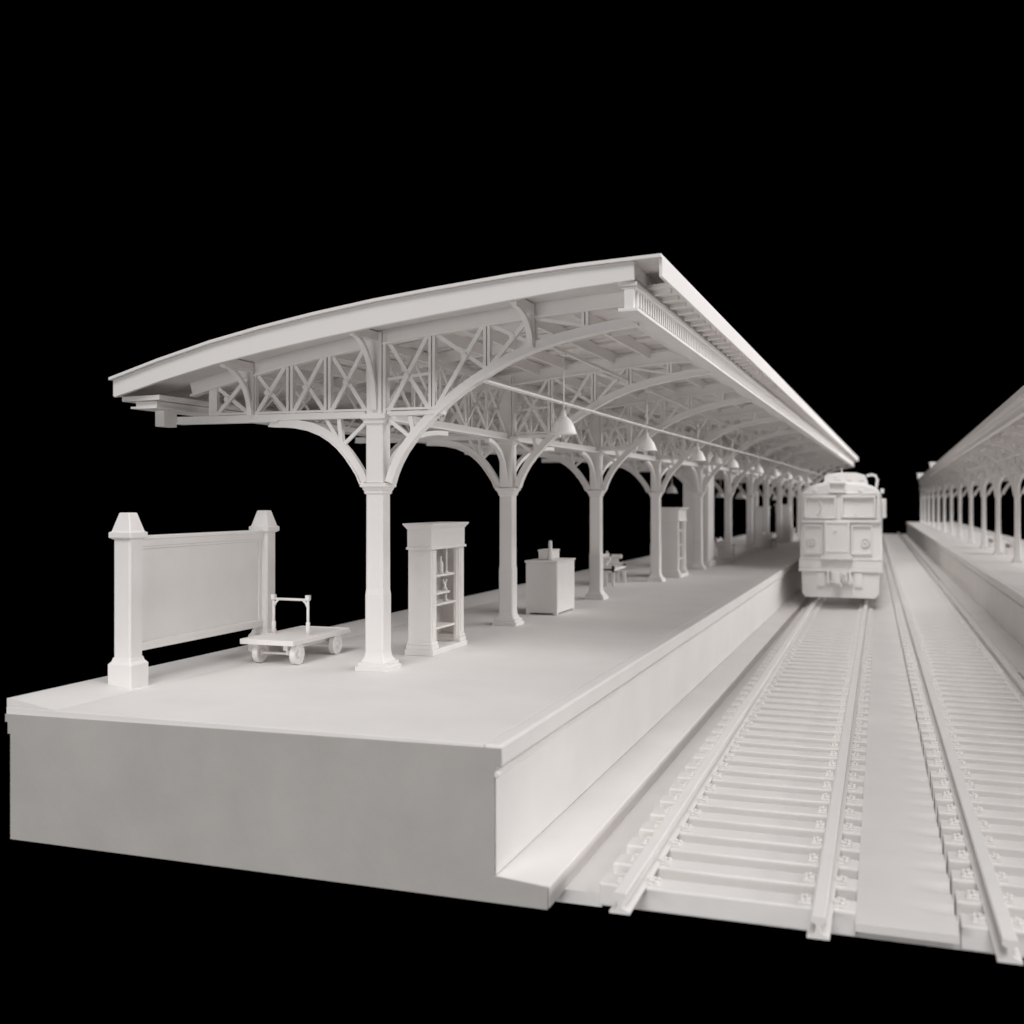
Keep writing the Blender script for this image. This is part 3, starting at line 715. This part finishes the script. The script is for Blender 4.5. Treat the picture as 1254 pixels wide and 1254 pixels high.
m.tube([R_(0.0,-0.45,0.64),R_(0.08,-0.48,0.70),R_(0.16,-0.44,0.62),R_(0.17,-0.42,0.48)],0.035,8); m.tube([R_(-0.40,-0.16,0.43),R_(0.36,-0.16,0.43)],0.03,8); rb(m,-0.08,0.06,-0.40,-0.16,0.32,0.43)
for u in (-0.36,0.32): m.tube([R_(u,-0.18,0.43),R_(u*0.9,-0.20,0.60)],0.03,8)
rb(m,-0.62,-0.42,-0.12,-0.02,0.30,0.68); rb(m,0.40,0.60,-0.12,-0.02,0.30,0.68); rb(m,-0.34,-0.28,-0.30,-0.02,0.38,0.72); rb(m,0.24,0.30,-0.30,-0.02,0.38,0.72)
m.build('coupler', M_CAR, rc, 0.01)
m = MB(); m.loft([[R_(u,y,z) for u,z in ((-0.50,3.05),(-0.44,3.30),(-0.36,3.36),(-0.05,3.40),(0.42,3.39),(0.66,3.32),(0.74,3.05))] for y in (0.45,2.6)])
for u in (-0.07, 0.25, 0.58): rb(m,u-0.08,u+0.08,0.40,0.46,3.18,3.33)
rb(m,0.0,0.03,0.7,0.74,3.39,3.52)
m.build('roof_unit', M_CAR, rc, 0.03)
m = MB(); m.tube([R_(0.70,0.5,3.30),R_(0.85,0.5,3.33),R_(0.95,0.5,3.30),R_(1.0,0.5,3.20),R_(0.98,0.5,3.05),R_(0.96,0.5,2.95)],0.04,10); m.build('roof_pipe', M_CAR, rc)
m = MB(); rb(m,1.10,1.24,0.2,0.5,2.16,2.68); rb(m,1.08,1.18,0.3,0.5,2.82,2.95); m.build('side_mirror', M_CAR, rc, 0.02)
m = MB(); rb(m,-1.03,1.03,0.6,20.8,0.25,0.72); m.build('underframe', M_CAR, rc)
for y in (2.0, 4.4, 16.0, 18.4):
    for u in (-0.69, 0.69):
        m = MB(); n = 24
        m.loft([[(RX-0.010*y+u+dx, RY+y+r*math.cos(2*math.pi*k/n), 0.27+0.40+r*math.sin(2*math.pi*k/n)) for k in range(n)] for dx, r in ((-0.06,0.40),(0.06,0.40))]); m.build('wheel', M_IRON, rc)
for s in (-1, 1):
    for k in range(9):
        m = MB(); y = 1.2+k*2.2
        m.add([R_(s*1.13,y,2.1),R_(s*1.15,y,2.1),R_(s*1.15,y+1.3,2.1),R_(s*1.13,y+1.3,2.1),R_(s*1.13,y,2.7),R_(s*1.15,y,2.7),R_(s*1.15,y+1.3,2.7),R_(s*1.13,y+1.3,2.7)],[(0,3,2,1),(4,5,6,7),(0,1,5,4),(1,2,6,5),(2,3,7,6),(3,0,4,7)])
        m.build('window', M_CAR, rc, 0.01)

# ------------------------------------------------------------------ world, lamps, camera
w = bpy.data.worlds.new('World'); scene.world = w; w.use_nodes = True
w.node_tree.nodes['Background'].inputs['Color'].default_value = (0,0,0,1)
w.node_tree.nodes['Background'].inputs['Strength'].default_value = 0.0
def area(name, loc, target, sx, sy, power, col=(1,0.988,0.978)):
    l = bpy.data.lights.new(name, 'AREA'); l.shape = 'RECTANGLE'; l.size = sx; l.size_y = sy; l.energy = power; l.color = col
    o = bpy.data.objects.new(name, l); COL.objects.link(o); o.location = loc
    d = (Vector(target)-Vector(loc)).normalized()
    y = Vector((0,1,0)); x = y.cross(-d).normalized(); y2 = (-d).cross(x).normalized()
    o.rotation_euler = Matrix((x, y2, -d)).transposed().to_euler()
    return o
# long softbox along the right-hand side, and a broad fill above and behind the viewer
area('key_softbox', (52, 42, 40), (-2, 42, 3), 18, 130, 38500)
area('rim_softbox', (70, 62, 21), (-2, 62, 5), 10, 110, 50000)  # added low strip that brightens the canopy's track-edge fascia
area('front_softbox', (0, -120, 138), (-2, 20, 2), 80, 90, 196000)
area('near_front_softbox', (-6, -14, 2.0), (-5.5, 11, 3.8), 10, 3.5, 1600)  # added fill that brightens the gable, first columns and front soffit
area('left_low_softbox', (-45, 32, -16), (-4, 32, 5), 16, 120, 5500)  # added fill from below that brightens the roof undersides
area('overhead_softbox', (5, 45, 68), (0, 45, 0), 14, 130, 16000)  # added fill that brightens the track and open platform tops

cam = bpy.data.cameras.new('camera'); co = bpy.data.objects.new('camera', cam); COL.objects.link(co)
F = 1345.0; YAW = math.atan((1095.0-627.0)/F)
co.location = (0, 0, 3.1); co.rotation_euler = (math.pi/2, 0, YAW)
cam.sensor_width = 36; cam.lens = 36*F/1254; cam.shift_y = -(627-612)/1254.0
cam.clip_start = 0.1; cam.clip_end = 500
cam.dof.use_dof = True; cam.dof.focus_distance = 12.8; cam.dof.aperture_fstop = (cam.lens/1000)/0.050
scene.camera = co
vs = scene.view_settings
vs.view_transform = 'Standard'; vs.look = 'None'; vs.exposure = 0.0; vs.gamma = 1.0
scene.render.engine = 'CYCLES'
scene.cycles.max_bounces = 12; scene.cycles.diffuse_bounces = 9
scene.cycles.use_denoising = True
